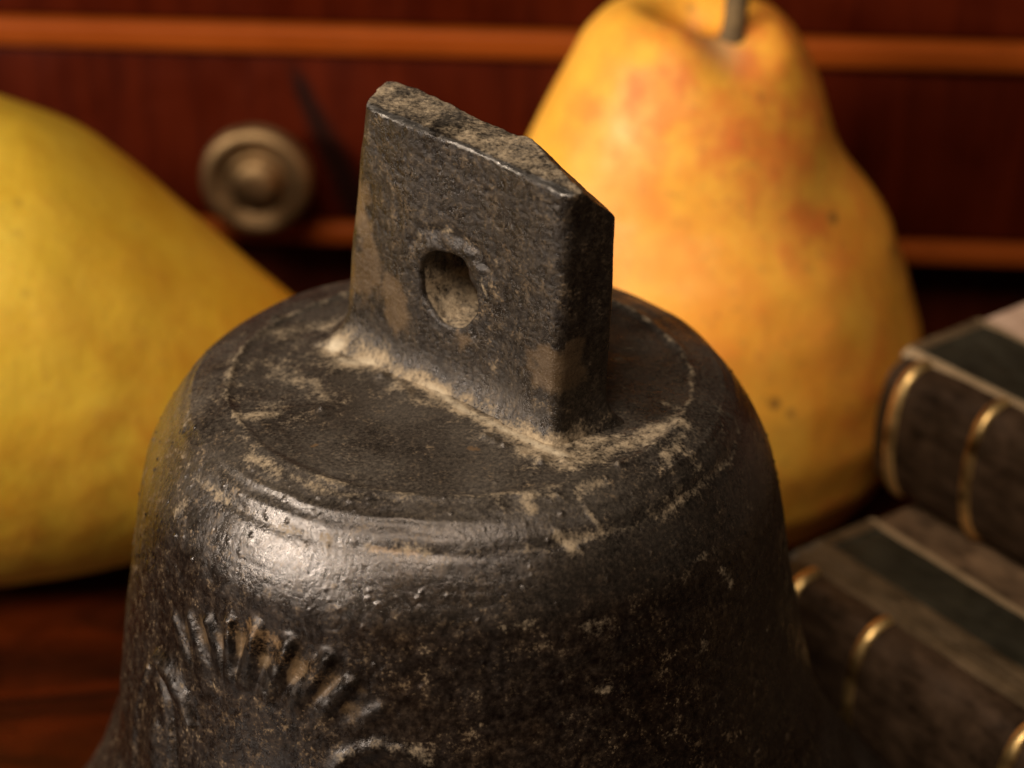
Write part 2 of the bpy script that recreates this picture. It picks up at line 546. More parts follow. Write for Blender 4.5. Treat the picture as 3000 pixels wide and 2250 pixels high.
# ------------------------------------------------------------------ bell
bell = tag(empty('bell', (0, 0, 0)), 'dark old bronze bell with pierced upright lug and pale dust round its foot', 'bell')
ZT = 0.07213
DUST = [([(-0.014, 0.00442, 0.0728), (-0.01061, 0.005, 0.07292), (-0.00734, 0.00281, 0.07304)], 0.00237, 1.12),
        ([(-0.013, 0.00134, 0.07286), (-0.00771, -0.00035, 0.07303)], 0.00200, 0.95),
        ([(-0.00717, -0.00094, 0.07305), (-0.0029, -0.00537, 0.07308), (0.00076, -0.01047, 0.07297), (0.00476, -0.01397, 0.07281), (0.00818, -0.01698, 0.07264), (0.01154, -0.01957, 0.07245)], 0.00150, 0.95),
        ([(-0.00133, -0.00694, 0.07305), (0.00574, -0.01233, 0.07286)], 0.00125, 0.65),
        ([(0.0072, -0.01838, 0.0726), (0.01198, -0.02114, 0.07236), (0.01544, -0.01819, 0.07238), (0.01999, -0.01473, 0.07233), (0.02358, -0.01244, 0.07218)], 0.00200, 0.65),
        ([(0.01062, -0.01689, 0.07259), (0.017, -0.0156, 0.07242)], 0.00187, 0.69),
        ([(0.0074, -0.0276, 0.07166), (0.008, -0.02829, 0.07126)], 0.00081, 0.68),
        ([(0.0074, -0.02731, 0.07176), (0.00905, -0.02655, 0.07185), (0.01102, -0.02652, 0.07162)], 0.00061, 0.61),
        ([(0.00459, -0.02701, 0.07202), (0.00506, -0.02818, 0.07163)], 0.00068, 0.54),
        ([(0.01075, -0.02996, 0.06901), (0.01211, -0.03024, 0.06798)], 0.00094, 0.82),
        ([(0.01236, -0.02549, 0.07177), (0.01351, -0.02722, 0.07062), (0.01468, -0.02793, 0.0694), (0.01515, -0.02843, 0.0685)], 0.00054, 0.58),
        ([(0.01515, -0.02832, 0.06865), (0.01805, -0.02656, 0.06867), (0.02205, -0.02284, 0.06919), (0.02587, -0.01762, 0.06981)], 0.00068, 0.37),
        ([(0.02256, -0.01297, 0.07225), (0.02395, -0.01441, 0.07193), (0.02234, -0.01847, 0.07154)], 0.00125, 0.56),
        ([(0.01478, -0.02382, 0.07188), (0.01331, -0.02532, 0.07167)], 0.00125, 0.60),
        ([(-0.02217, -0.01081, 0.0723), (-0.01924, -0.01009, 0.07248)], 0.00108, 0.65),
        ([(-0.01578, -0.00311, 0.07274), (-0.01451, -0.00637, 0.07275)], 0.00125, 0.56),
        ([(-0.02023, 0.00055, 0.07256), (-0.01349, -0.00644, 0.07278)], 0.00438, 0.33),
        ([(-0.02146, -0.00788, 0.07242), (-0.01714, -0.01126, 0.07255)], 0.00250, 0.30),
        ([(-0.02142, -0.0183, 0.07172), (-0.01823, -0.02129, 0.07178)], 0.00108, 0.65),
        ([(-0.02391, -0.00864, 0.07226), (-0.02142, -0.0183, 0.07172)], 0.00081, 0.34),
        ([(-0.01823, -0.02129, 0.07178), (-0.01314, -0.02525, 0.07163), (-0.00359, -0.02801, 0.07175)], 0.00081, 0.31),
        ([(-0.02099, 0.00868, 0.07242), (-0.01392, 0.0108, 0.07268)], 0.00325, 0.43),
        ([(-0.02396, -0.00344, 0.07233), (-0.02266, 0.00404, 0.0724), (-0.01916, 0.01229, 0.07243), (-0.01456, 0.02002, 0.07231)], 0.00054, 0.37),
        ([(-0.0296, -0.00861, 0.06994), (-0.02874, -0.00468, 0.07126), (-0.02658, 0.00141, 0.07212), (-0.02296, 0.00694, 0.07235)], 0.00047, 0.27),
        ([(-0.01297, -0.02898, 0.06894), (-0.00818, -0.03114, 0.06838), (0.00113, -0.0322, 0.06839), (0.01042, -0.0306, 0.06831)], 0.00054, 0.29),
        ([(0.01816, 0.00238, 0.07267), (0.01908, 0.00199, 0.07264)], 0.00081, 0.54),
        ([(0.02238, -0.00763, 0.07239), (0.02391, -0.00891, 0.07229)], 0.00068, 0.48),
        ([(-0.02981, -0.01766, 0.06412), (-0.02855, -0.01818, 0.06571)], 0.00081, 0.51),
        ([(0.0285, -0.02223, 0.06016), (0.02947, -0.02169, 0.05807)], 0.00081, 0.51),
        ([(0.01372, -0.03323, 0.06086), (0.01491, -0.03285, 0.06032)], 0.00122, 0.43),
        ([(0.0053, -0.03535, 0.06163), (0.00808, -0.03474, 0.06188)], 0.00054, 0.41),
        ([(0.02544, -0.02755, 0.05322), (0.02649, -0.02652, 0.05338)], 0.00081, 0.41),
        ([(0.02501, -0.02493, 0.06293), (0.02756, -0.02219, 0.06279)], 0.00054, 0.34),
        ([(0.01499, -0.03436, 0.05326), (0.01644, -0.03375, 0.05294)], 0.00068, 0.41),
        ([(-0.01136, -0.03681, 0.0469), (-0.00842, -0.0372, 0.04908), (-0.00508, -0.03779, 0.04923), (-0.0025, -0.03839, 0.04735)], 0.00094, 0.34),
        ([(0.02764, -0.01601, 0.06899), (0.02625, -0.01808, 0.06906)], 0.00068, 0.41),
        ([(0.0288, -0.00681, 0.07126), (0.02876, -0.01063, 0.07049)], 0.00061, 0.34),
        ([(-0.00653, -0.00369, 0.07305), (-0.00428, -0.00894, 0.07299)], 0.00175, 0.52),
        ([(0.00075, -0.00998, 0.07299), (0.00672, -0.01794, 0.07263)], 0.00275, 0.39)]
RUST = [([(-0.02307, -0.02852, 0.05738), (-0.01998, -0.03092, 0.05672), (-0.01599, -0.03331, 0.05609), (-0.01308, -0.03471, 0.05536)], 0.00220, 0.55),
        ([(-0.02096, -0.02986, 0.05829), (-0.01794, -0.03198, 0.05745)], 0.00130, 0.75),
        ([(-0.00818, -0.03114, 0.06838), (-0.0035, -0.03202, 0.06839)], 0.00060, 0.80),
        ([(0.00163, -0.01801, 0.07267), (0.00236, -0.01828, 0.07266)], 0.00060, 0.90),
        ([(-0.01494, -0.01709, 0.07243), (-0.01461, -0.01693, 0.07245)], 0.00040, 1.00)]


def bell_ox(z):
    t = np.clip(ZT - z, 0, None)
    return 0.00026 - 0.02889 * t + 0.94 * t * t


NR = [0.0004, .010, .0200, .0252, .02753, .03021, .03174, .03378, .03568, .03699, .03833, .04023, .04209, .0475, .0545, .0568, .0574, .0560, .0535, .0500, .0440, .0400]
NZ = [.0732, .0730, .0726, .0723, .07213, .07093, .06913, .06613, .06213, .05613, .04813, .03813, .02813, .01613, .0055, .0030, .0012, .0004, .0010, .0060, .0160, .0281]
L = np.r_[0, np.cumsum(np.hypot(np.diff(NR[:16]), np.diff(NZ[:16])))]
s_all, prof = resample(np.c_[NR, NZ], 1500, 30)
s_max = s_all[-1]
# dense where the camera looks (crown, shoulder, waist), sparse at the lip and inside
s_dense = np.r_[np.linspace(0, 0.012, 40, endpoint=False), np.linspace(0.012, 0.086, 470, endpoint=False), np.linspace(0.086, s_max, 60)]
pr = np.stack([np.interp(s_dense, s_all, prof[:, 0]), np.interp(s_dense, s_all, prof[:, 1])], -1)
th = np.r_[np.linspace(R(-205), R(25), 1000, endpoint=False), np.linspace(R(25), R(155), 160, endpoint=False)]
NS, NTH = len(s_dense), len(th)
TH = np.broadcast_to(th, (NS, NTH))
SS = np.broadcast_to(s_dense[:, None], (NS, NTH))
RRg = np.broadcast_to(pr[:, 0:1], (NS, NTH))
ZZg = np.broadcast_to(pr[:, 1:2], (NS, NTH))
Vg = np.stack([bell_ox(ZZg) + RRg * np.cos(TH), RRg * np.sin(TH), ZZg], -1)
Ng = -grid_normals(Vg)
if Ng[100, 0] @ Vg[100, 0] < 0:
    Ng = -Ng
P0 = Vg.reshape(-1, 3)
N0 = Ng.reshape(-1, 3)
S0, T0, R0 = SS.ravel(), TH.ravel(), RRg.ravel()
seen = sstep(0.100, 0.086, S0)

h = 0.00032 * perlin(P0, 0.014, 1) + 0.00012 * perlin(P0, 0.0055, 2)
waist = sstep(0.036, 0.046, S0)
crown = sstep(0.026, 0.023, S0)
grain = fbm(P0, 0.0011, 3, 5, 0.65)
h = h + grain * (0.000010 + 0.000022 * waist + 0.000022 * crown)
h = h + waist * (0.00007 * perlin(np.stack([T0 * 0.0375 * 0.35, S0, R0 * 0.2], -1), 0.0011, 8) + 0.00006 * perlin(P0, 0.0022, 10))
# faint turning marks on the shoulder, broken
Pst = np.stack([T0 * 0.006, S0, R0 * 0.3], -1)
h = h + 0.00005 * perlin(Pst, 0.0009, 9) * (1 - waist)
# the ring: small raised lip with a groove inside it, and a second fainter one on the shoulder
cx, cy = 0.0003, -0.0016
rr = np.hypot(P0[:, 0] - cx, P0[:, 1] - cy)
wob = 0.0005 * perlin(P0, 0.012, 21) + 0.00025 * perlin(P0, 0.003, 22)
brk = np.clip(0.6 + 1.4 * perlin(P0, 0.010, 33), 0, 1)
on_top = (S0 < 0.045)
h = h + on_top * ((0.60 + 0.40 * brk) * (0.00026 * np.exp(-((rr - 0.0258 + wob) / 0.00060) ** 2) - 0.00008 * np.exp(-((rr - 0.0247 + wob) / 0.0008) ** 2)) - 0.00022 * sstep(0.0247, 0.021, rr) * sstep(0.008, 0.014, rr))
for rk, a in ((0.0296, -0.00020), (0.0318, 0.00018), (0.0309, -0.00012)):
    h = h - on_top * brk * a * np.exp(-((np.hypot(P0[:, 0], P0[:, 1] + 0.0006) - rk + wob) / 0.00035) ** 2)
# small cast pimples over the shoulder
rng = np.random.RandomState(11)
for k in range(420):
    s_k = rng.uniform(0.026, 0.052) if k < 330 else rng.uniform(0.014, 0.080)
    t_k = R(rng.uniform(-200, 20))
    w_k = rng.uniform(0.00010, 0.00024)
    i = np.searchsorted(s_dense, s_k)
    j = int((t_k - R(-205)) / R(230) * 1000)
    a0, a1 = max(i - 7, 0), min(i + 8, NS)
    b0, b1 = max(j - 7, 0), min(j + 8, NTH)
    hv = h.reshape(NS, NTH)
    d2 = ((Vg[a0:a1, b0:b1] - Vg[i, min(j, NTH - 1)]) ** 2).sum(-1)
    hv[a0:a1, b0:b1] += w_k * rng.uniform(0.5, 1.0) * (1 if rng.rand() < 0.75 else -0.7) * np.exp(-d2 / (w_k * w_k))
    h = hv.reshape(-1)
for t_k, s_k in [(-2.8231, 0.00883), (-2.5191, 0.00776), (-2.2891, 0.00848), (-1.3924, 0.01579), (-1.3446, 0.01687), (-1.3027, 0.01794), (-2.9795, 0.00776), (-1.1661, 0.02186), (-1.0673, 0.02284), (-2.565, 0.01731), (-0.8932, 0.02641), (2.6076, 0.02516)]:
    d2 = ((T0 - t_k) * R0) ** 2 + (S0 - s_k) ** 2
    m_ = d2 < 0.004 ** 2
    wl = rng.uniform(0.0004, 0.0008)
    h[m_] += rng.uniform(0.0003, 0.00055) * np.exp(-d2[m_] / wl ** 2) * (1 + 0.8 * perlin(P0[m_], 0.0009, 61))
# pits on the waist
pit = np.clip(perlin(P0, 0.0008, 41) - 0.20, 0, 1)
h = h - pit * 0.00018 * (0.25 + waist)


def surf(theta_deg, s):            # the unrolled sheet: metres along the girth, metres down the profile
    return np.array([np.radians(theta_deg) * 0.0375, s])


Q0 = np.stack([T0 * 0.0375, S0], -1)
near = (S0 > 0.040) & (S0 < 0.095) & (T0 < R(-70))
Qn = Q0[near]
hn = np.zeros(len(Qn))
RIBS = [((-144.1, .0492), (-138.9, .0524), .35, .0008), ((-139.3, .0477), (-135.4, .0514), .50, .0009), ((-134.5, .0466), (-130.2, .0506), .65, .0009), ((-129.4, .0453), (-128.4, .0507), .9, .0009),
        ((-123.6, .0446), (-125.2, .0506), 1.0, .0010), ((-117.1, .0449), (-120.4, .0510), 1.0, .0010), ((-110.1, .0455), (-115.8, .0512), .9, .0010), ((-106.2, .0477), (-110.8, .0515), .85, .0009), ((-101.5, .0500), (-106.0, .0530), .4, .0009)]
fan = np.zeros(len(Qn))
for a, b, amp, w in RIBS:
    d, t = seg_dist(Qn, [surf(*a), surf(*b)])
    wv = w * (0.92 + 0.30 * t)
    hn = np.maximum(hn, 0.00130 * amp * (0.85 + 0.5 * perlin(P0[near], 0.0016, 73)) * np.exp(-np.abs(d / wv) ** 2.4) * (1 - 0.50 * t ** 2))
    fan = np.maximum(fan, np.exp(-(d / 0.0021) ** 2))
band_d, band_t = seg_dist(Qn, [surf(-141.5, .0500), surf(-135, .0482), surf(-128.8, .0472), surf(-122, .0470), surf(-116.5, .0476), surf(-110.5, .0484), surf(-105.5, .0500)])
band = np.exp(-(band_d / 0.0024) ** 2) * np.clip(0.72 + 1.3 * perlin(P0[near], 0.0032, 72), 0, 1.1)
hn = hn - 0.00030 * np.exp(-(band_d / 0.0030) ** 2)
# raised brow under the fan of ribs, a leaf to its left, edge seams and the round boss below
d, t = seg_dist(Qn, [surf(-141, .0535), surf(-132, .0535), surf(-121, .0545), surf(-113, .0560), surf(-106, .0590)])
hn = hn + 0.00030 * np.exp(-(d / 0.0034) ** 2)
d, t = seg_dist(Qn, [surf(-148.0, .0552), surf(-143.5, .0557), surf(-139, .0572), surf(-136, .0592)])
hn = hn + 0.0011 * np.exp(-(d / (0.0004 + 0.0011 * np.sin(np.pi * np.clip(t * 0.9 + 0.08, 0, 1)))) ** 2)
d, t = seg_dist(Qn, [surf(-148.5, .0562), surf(-143.5, .0590), surf(-141.0, .0640), surf(-140.0, .071)])
hn = hn - 0.0006 * np.exp(-(d / 0.0007) ** 2)
d, t = seg_dist(Qn, [surf(-151.5, .0580), surf(-154.5, .0630), surf(-155.2, .0665), surf(-154.6, .0735)])
hn = hn + 0.0004 * np.exp(-(d / 0.0006) ** 2)
d, t = seg_dist(Qn, [surf(-147.0, .0640), surf(-146.2, .0680), surf(-145.5, .0760)])
hn = hn + 0.0008 * np.exp(-(d / 0.0016) ** 2)
cb = surf(-100.3, .0632)
ell = np.hypot((Qn[:, 0] - cb[0]) / 0.0070, (Qn[:, 1] - cb[1]) / 0.0086)
hn = hn + 0.0006 * np.exp(-((ell - 1.0) / 0.13) ** 2) + 0.0012 * np.exp(-(ell / 0.52) ** 4) - 0.0003 * np.exp(-((ell - 0.72) / 0.13) ** 2)
hn = hn * (0.92 + 0.35 * perlin(P0[near], 0.0022, 71))
h[near] *= 1 - 0.5 * fan
h[near] += hn

def strokes_mask(P, table, soft=1.0):
    out = np.zeros(len(P))
    for poly, rad, amt in table:
        pl = np.array(poly)
        lo, hi = pl.min(0) - rad * 2.6, pl.max(0) + rad * 2.6
        m_ = np.all((P > lo) & (P < hi), axis=1)
        if not m_.any():
            continue
        d_, _ = seg_dist(P[m_], pl)
        out[m_] = np.maximum(out[m_], amt * np.exp(-(d_ / (rad * soft)) ** 2))
    return out


dust = strokes_mask(P0, DUST)
rust = strokes_mask(P0, RUST)
valley = band * sstep(0.00028, -0.00004, hn)
patchb = np.zeros(len(P0))
patchb[near] = 0.85 * valley
rust[near] = np.maximum(rust[near], 0.50 * valley)
dust_fan = 0.0 * fan * sstep(0.0004, 0.0001, hn)
dust[near] = np.maximum(dust[near], dust_fan)
# dust lies in the ring grooves too
dust = np.maximum(dust, on_top * 0.54 * np.exp(-((rr - 0.0257 + wob + 0.00025 * perlin(P0, 0.0015, 24)) / 0.00042) ** 2) * np.clip(0.85 + 1.0 * perlin(P0, 0.008, 51), 0, 1))
dust = np.maximum(dust, on_top * 0.42 * brk * np.exp(-((np.hypot(P0[:, 0], P0[:, 1] + 0.0006) - 0.0318 + wob) / 0.0004) ** 2))
rough_dust = np.clip(dust, 0, 1) * np.clip(0.5 + 1.2 * fbm(P0, 0.0020, 2, 61), 0, 1.4)
h = h + 0.00022 * rough_dust
film = sstep(0.15, 0.95, N0[:, 2]) * np.clip(0.75 + 0.9 * perlin(P0, 0.009, 81), 0.1, 1.1)
PB = P0 + N0 * (h * seen)[:, None]
polish = np.exp(-((S0 - 0.0355) / 0.0060) ** 2) * np.clip(0.9 + 1.2 * perlin(P0, 0.012, 83), 0.2, 1.2)
polish[near] -= 0.12 * sstep(0.00012, 0.0004, np.abs(hn)) + 0.12 * fan
calm = np.zeros(len(P0))
calm[near] = 0.85 * np.clip(np.exp(-(band_d / 0.0042) ** 4) * sstep(0.0, 0.0003, np.abs(hn)) + 0.6 * sstep(0.00025, 0.0006, np.abs(hn)), 0, 1)
wear = np.zeros(len(P0))
wear[near] = 0.06 * sstep(0.00040, 0.00075, hn) * (S0[near] < 0.056)
body_me = mesh_np('bell_body', PB, grid_faces(NS, NTH)[:, ::-1], True, dict(dust=dust, film=film, patch=patchb, rust=rust, polish=polish, wear=wear, calm=calm))
link('bell_body', body_me, M_BELL, bell)


# ------------------------------------------------------------------ the pierced lug: one solid from a signed distance field (surface nets)
def surface_nets(V, origin, step):
    neg = V < 0
    nx, ny, nz = V.shape
    acc = np.zeros((nx - 1, ny - 1, nz - 1, 3), np.float32)
    cnt = np.zeros((nx - 1, ny - 1, nz - 1), np.float32)
    corners = [(i, j, k) for i in (0, 1) for j in (0, 1) for k in (0, 1)]
    sl = lambda c: tuple(slice(a, a + n - 1) for a, n in zip(c, V.shape))
    for a in corners:
        for ax in range(3):
            if a[ax]:
                continue
            b = tuple(1 if q == ax else a[q] for q in range(3))
            va, vb = V[sl(a)], V[sl(b)]
            m_ = neg[sl(a)] != neg[sl(b)]
            t = np.where(m_, va / np.where(m_, va - vb, 1), 0)
            for q in range(3):
                acc[..., q] += np.where(m_, a[q] + (t if q == ax else 0), 0)
            cnt += m_
    used = cnt > 0
    idx = np.full(used.shape, -1, np.int64)
    idx[used] = np.arange(used.sum())
    ijk = np.argwhere(used)
    verts = (ijk + acc[used] / cnt[used][:, None]) * step + origin
    faces = []
    for ax in range(3):
        u, w = [q for q in range(3) if q != ax]
        lo = [slice(0, n) for n in V.shape]
        hi = list(lo)
        lo[ax], hi[ax] = slice(0, V.shape[ax] - 1), slice(1, V.shape[ax])
        a, b = neg[tuple(lo)], neg[tuple(hi)]
        e = np.argwhere(a != b)
        ok = (e[:, u] > 0) & (e[:, w] > 0) & (e[:, u] < V.shape[u] - 1) & (e[:, w] < V.shape[w] - 1)
        e = e[ok]
        fl = a[tuple(e.T)]
        def cell(du, dw):
            c = e.copy()
            c[:, u] -= du
            c[:, w] -= dw
            return idx[tuple(c.T)]
        q = np.stack([cell(1, 1), cell(0, 1), cell(0, 0), cell(1, 0)], -1)
        if ax == 1:
            fl = ~fl
        q[~fl] = q[~fl][:, ::-1]
        faces.append(q)
    return verts, np.concatenate(faces)


LM = np.array([-0.00119837, -0.0056079, 0.0])
LU = np.array([0.73045287, -0.68296311, 0.0])
LN = np.array([-0.68296311, -0.73045287, 0.0])      # out of the broad front face
step = 0.00019
lo = np.array([-0.0250, -0.0065, 0.0690])
hi = np.array([0.0270, 0.0140, 0.1055])
dims = np.ceil((hi - lo) / step).astype(int)
gu, gd, gh = np.meshgrid(*[lo[q] + step * np.arange(dims[q]) for q in range(3)], indexing='ij')
hf = np.clip((0.0772 - gh) / 0.0052, 0, 1) ** 2.4           # flare at the foot
u_lo = np.interp(gh, [.0720, .0758, .0801, .0861, .0962, .1028], [-.0172, -.0163, -.0157, -.0149, -.0132, -.0119]) - 0.0034 * np.clip(gd / 0.007, 0, 1) - 0.0034 * hf
u_hi = np.interp(gh, [.0727, .0778, .0866, .098, .1008], [.0163, .0166, .0171, .0174, .0177]) + 0.0012 * np.clip(gd / 0.0065, 0, 1.3) + 0.0010 * hf
d_lo = -0.0024 * hf * np.interp(gu, [-0.016, -0.005, 0.012, 0.017], [1.5, 1.0, 0.75, 0.3]) + 0.0003 * np.sin(gu * 300)
d_hi = 0.0068 + 0.0022 * hf - 0.0003 * np.sin(gu * 260 + 1)
h_hi = np.interp(gu, [-0.016, -0.012, 0.003, 0.011, 0.0183], [0.1028, 0.1028, 0.1021, 0.1015, 0.1009]) + 0.05 * gd - 74.0 * np.clip((gu - 0.0065) * 0.005 + (gd - 0.0065) * 0.0115, 0, None) - 0.0002 * sstep(0.0054, 0.0048, gu) * sstep(0.0040, 0.0066, gd) * sstep(-0.006, 0.002, gu)


def smax(a, b, k):
    q = np.clip(k - np.abs(a - b), 0, None) / k
    return np.maximum(a, b) + q * q * k * 0.25


sdf = smax(u_lo - gu, gu - u_hi, 0.0005)
dd = smax(d_lo - gd, gd - d_hi, 0.0006)
sdf = smax(sdf, dd, 0.0016)
sdf = smax(sdf, gh - h_hi, 0.0002)
sdf = np.maximum(sdf, 0.0702 - gh)
ang = np.arctan2(gh - 0.0852, gu - 0.0006)
hr = 0.00435 + 0.00012 * np.sin(ang * 3 + 0.6) + 0.00007 * np.sin(ang * 5 + 2.0) + 0.00007 * np.sin(ang * 8 + 4.0) - 0.00050 * np.clip(np.cos(ang - 0.10), 0, 1) ** 10
hole = np.hypot((gu - 0.0006 - 0.10 * gd) * 1.05, gh - 0.0852 - 0.05 * gd) - hr
sdf = smax(sdf, -hole, 0.0004)
# scar: a shallow gouge arched over the hole
arc_r = np.hypot(gu - 0.0010, gh - 0.0852)
arc_a = np.arctan2(gh - 0.0852, gu - 0.0010)
scar = np.exp(-((arc_r - 0.0066) / 0.0007) ** 2) * sstep(0.2, 0.6, arc_a) * sstep(2.9, 2.3, arc_a) * np.exp(-(gd / 0.002) ** 2)
scar = scar * np.clip(0.7 + 0.5 * np.sin(gu * 1900 + 40 * gh) + 0.4 * np.sin(gh * 2700), 0, 1.3)
rim = np.exp(-((arc_r - 0.0056) / 0.0007) ** 2) * sstep(0.1, 0.5, arc_a) * sstep(2.8, 2.2, arc_a) * np.exp(-(gd / 0.0015) ** 2)
sdf = sdf + 0.00022 * scar - 0.00026 * rim * np.clip(0.6 + 0.5 * np.sin(gu * 2300 + gh * 900) + 0.4 * np.sin(gh * 3100 - gu * 700), 0, 1.2)
del rim
Vl, Fl = surface_nets(sdf.astype(np.float32), lo, step)
del sdf, hole, arc_r, arc_a, scar, ang, hr, dd
W = LM + Vl[:, 0:1] * LU - Vl[:, 1:2] * LN + np.array([0, 0, 1.0]) * Vl[:, 2:3]
tmp = mesh_np('lug_tmp', W, Fl)
nrm = np.zeros(len(W) * 3, np.float32)
tmp.vertex_normals.foreach_get('vector', nrm)
nrm = nrm.reshape(-1, 3)
bpy.data.meshes.remove(tmp)
U, D, H = Vl.T
front = (nrm @ LN > 0.5).astype(float)
topf = sstep(0.6, 0.9, nrm[:, 2])
foot = sstep(0.0785, 0.0745, H)
patch = np.zeros(len(W))
for (pu, ph, ru, rh, a) in [(-0.0128, 0.0835, .0034, .0046, 1.2), (-0.0078, 0.0812, .0026, .0040, 1.1), (-0.0130, 0.0900, .0022, .0050, .9), (0.0150, 0.0812, .0032, .0028, 1.0), (0.0022, 0.0795, .0016, .0016, .6),
                            (-0.0150, 0.0790, .0022, .0020, .6)]:
    patch = np.maximum(patch, a * np.exp(-(((U - pu) / ru) ** 2 + ((H - ph) / rh) ** 2)))
patch = patch * np.clip(1.05 + 1.6 * perlin(W, 0.0035, 92) + 0.8 * perlin(W, 0.0012, 93), 0, 1.4)
patch = patch * front + (1 - front) * (U > 0.014) * 0.9 * np.exp(-((H - 0.0812 + 0.0022 * perlin(W, 0.0025, 95)) / 0.0030) ** 4) * sstep(0.0042, 0.0022, D + 0.0015 * perlin(W, 0.002, 96))
smooth_face = np.clip(patch * 1.2, 0, 1)
right_face = (nrm @ LU > 0.6).astype(float)
amp = 1 - 0.75 * smooth_face - 0.55 * right_face
pitl = np.clip(perlin(W, 0.0008, 5) - 0.16, 0, 1) * np.clip(0.5 + 1.6 * perlin(W, 0.006, 6), 0, 1.4)
amp = amp * (1 - 0.7 * (np.hypot(U - 0.0010, H - 0.0852) < 0.0050) * (D > 0.0006))
hl = topf * 0.00016 * fbm(W, 0.0018, 3, 44, 0.6) + 0.00020 * perlin(W, 0.0065, 1) + 0.00005 * perlin(W, 0.0025, 2) + amp * (0.00006 * fbm(W, 0.0009, 2, 3, 0.7) - 0.00042 * pitl)
edge_noise = 0.00022 * perlin(W, 0.0016, 14)
hl = hl + edge_noise * (sstep(0.0985, 0.1025, H) * (D > 0.004))
W2 = W + nrm * hl[:, None]
in_hole = (np.hypot(U - 0.0010, H - 0.0852) < 0.0052) * (D > 0.0004) * (D < 0.0066)
dustl = strokes_mask(W, DUST)
dustl = np.maximum(dustl, in_hole * (0.42 + 0.28 * sstep(0.0875, 0.0830, H)))
dustl = np.maximum(dustl, topf * (0.56 + 0.4 * perlin(W, 0.004, 7)) * sstep(0.095, 0.099, H))
arc_r = np.hypot(U - 0.0010, H - 0.0852)
arc_a = np.arctan2(H - 0.0852, U - 0.0010)
dn_ = np.clip(0.45 + 2.2 * perlin(W, 0.0020, 91), 0, 1.2)
dustl = np.maximum(dustl, front * dn_ * 0.55 * np.exp(-((arc_r - 0.0068) / 0.0005) ** 2) * sstep(0.9, 1.3, arc_a) * sstep(2.6, 2.2, arc_a))
dustl = np.maximum(dustl, front * dn_ * 0.66 * np.exp(-((arc_r - 0.0050) / 0.0004) ** 2) * sstep(-0.1, 0.3, arc_a) * sstep(1.9, 1.5, arc_a))
filml = np.clip(0.10 + 1.2 * topf + 0.40 * foot, 0, 1.2) * np.clip(0.7 + 0.8 * perlin(W, 0.007, 23), 0.1, 1)
rustl = front * np.clip(0.25 + 0.9 * perlin(W, 0.008, 29), 0, 0.6) * np.exp(-((U - 0.004) / 0.007) ** 2 - ((H - 0.092) / 0.005) ** 2)
h_edge = np.interp(U, [-0.016, -0.012, 0.003, 0.011, 0.0183], [0.1028, 0.1028, 0.1021, 0.1015, 0.1009])
wearl = np.exp(-((H - h_edge) / 0.00040) ** 2) * np.exp(-((D - 0.0003) / 0.0007) ** 2) * np.clip(0.85 + 0.8 * perlin(W, 0.003, 94), 0, 1)
dustl = dustl * (1 - wearl)
filml = filml * (1 - wearl)
lug_me = mesh_np('lug', W2, Fl, True, dict(dust=dustl, film=filml, patch=patch, rust=rustl, polish=np.zeros(len(W)), wear=wearl, calm=np.zeros(len(W))))
link('lug', lug_me, M_LUG, bell)


# ------------------------------------------------------------------ pears
def pear_mesh(name, s_nodes, r_nodes, off_nodes, off_vals, lump, seed, n=220, m=150, closed_top=None, smooth=11):
    pts = [(r, s) for r, s in zip(r_nodes, s_nodes)]
    if closed_top:
        pts += closed_top
    base = [(0.0002, s_nodes[0] + 0.0022), (r_nodes[0] * 0.30, s_nodes[0] + 0.0010), (r_nodes[0] * 0.62, s_nodes[0] + 0.0001)]
    _, pr_ = resample(base + pts, m, smooth)
    pr_[0, 0] = pr_[-1, 0] = 0.00005
    th_ = np.linspace(0, 2 * np.pi, n, endpoint=False)
    oxv = np.interp(pr_[:, 1], off_nodes, off_vals)
    V = np.stack([oxv[:, None] + pr_[:, 0:1] * np.cos(th_), pr_[:, 0:1] * np.sin(th_), np.broadcast_to(pr_[:, 1:2], (m, n))], -1)
    N = grid_normals(V)
    if (N[m // 2, 0] @ V[m // 2, 0]) < 0:
        N = -N
    Pf = V.reshape(-1, 3)
    hh = lump * perlin(Pf, 0.020, seed) + lump * 0.35 * perlin(Pf, 0.008, seed + 1)
    V2 = Pf + N.reshape(-1, 3) * hh[:, None]
    return V2, grid_faces(m, n), Pf


# standing pear
p1 = tag(empty('pear', (0.0365, 0.0947, 0.0)), 'orange blushed pear standing upright behind the bell', 'pear', 'ripe pears beside the bell')
zn = [0, .004, .012, .022, .032, .042, .050, .058, .066, .073, .079]
rn = [.0195, .02561, .03092, .03425, .03495, .03323, .03037, .02529, .02215, .01899, .0160]
V, Fc, Pf = pear_mesh('pear', zn, rn, [0, .02, .04, .06, .083], [.00266, .00043, -.00223, -.00392, -.0040], 0.0008, 4, smooth=2,
                      closed_top=[(.0128, .0822), (.0092, .0835), (.0060, .0826), (.0036, .0800), (.0022, .0778), (.0004, .0770)])
V[:, 2] = np.maximum(V[:, 2], 0.0002)
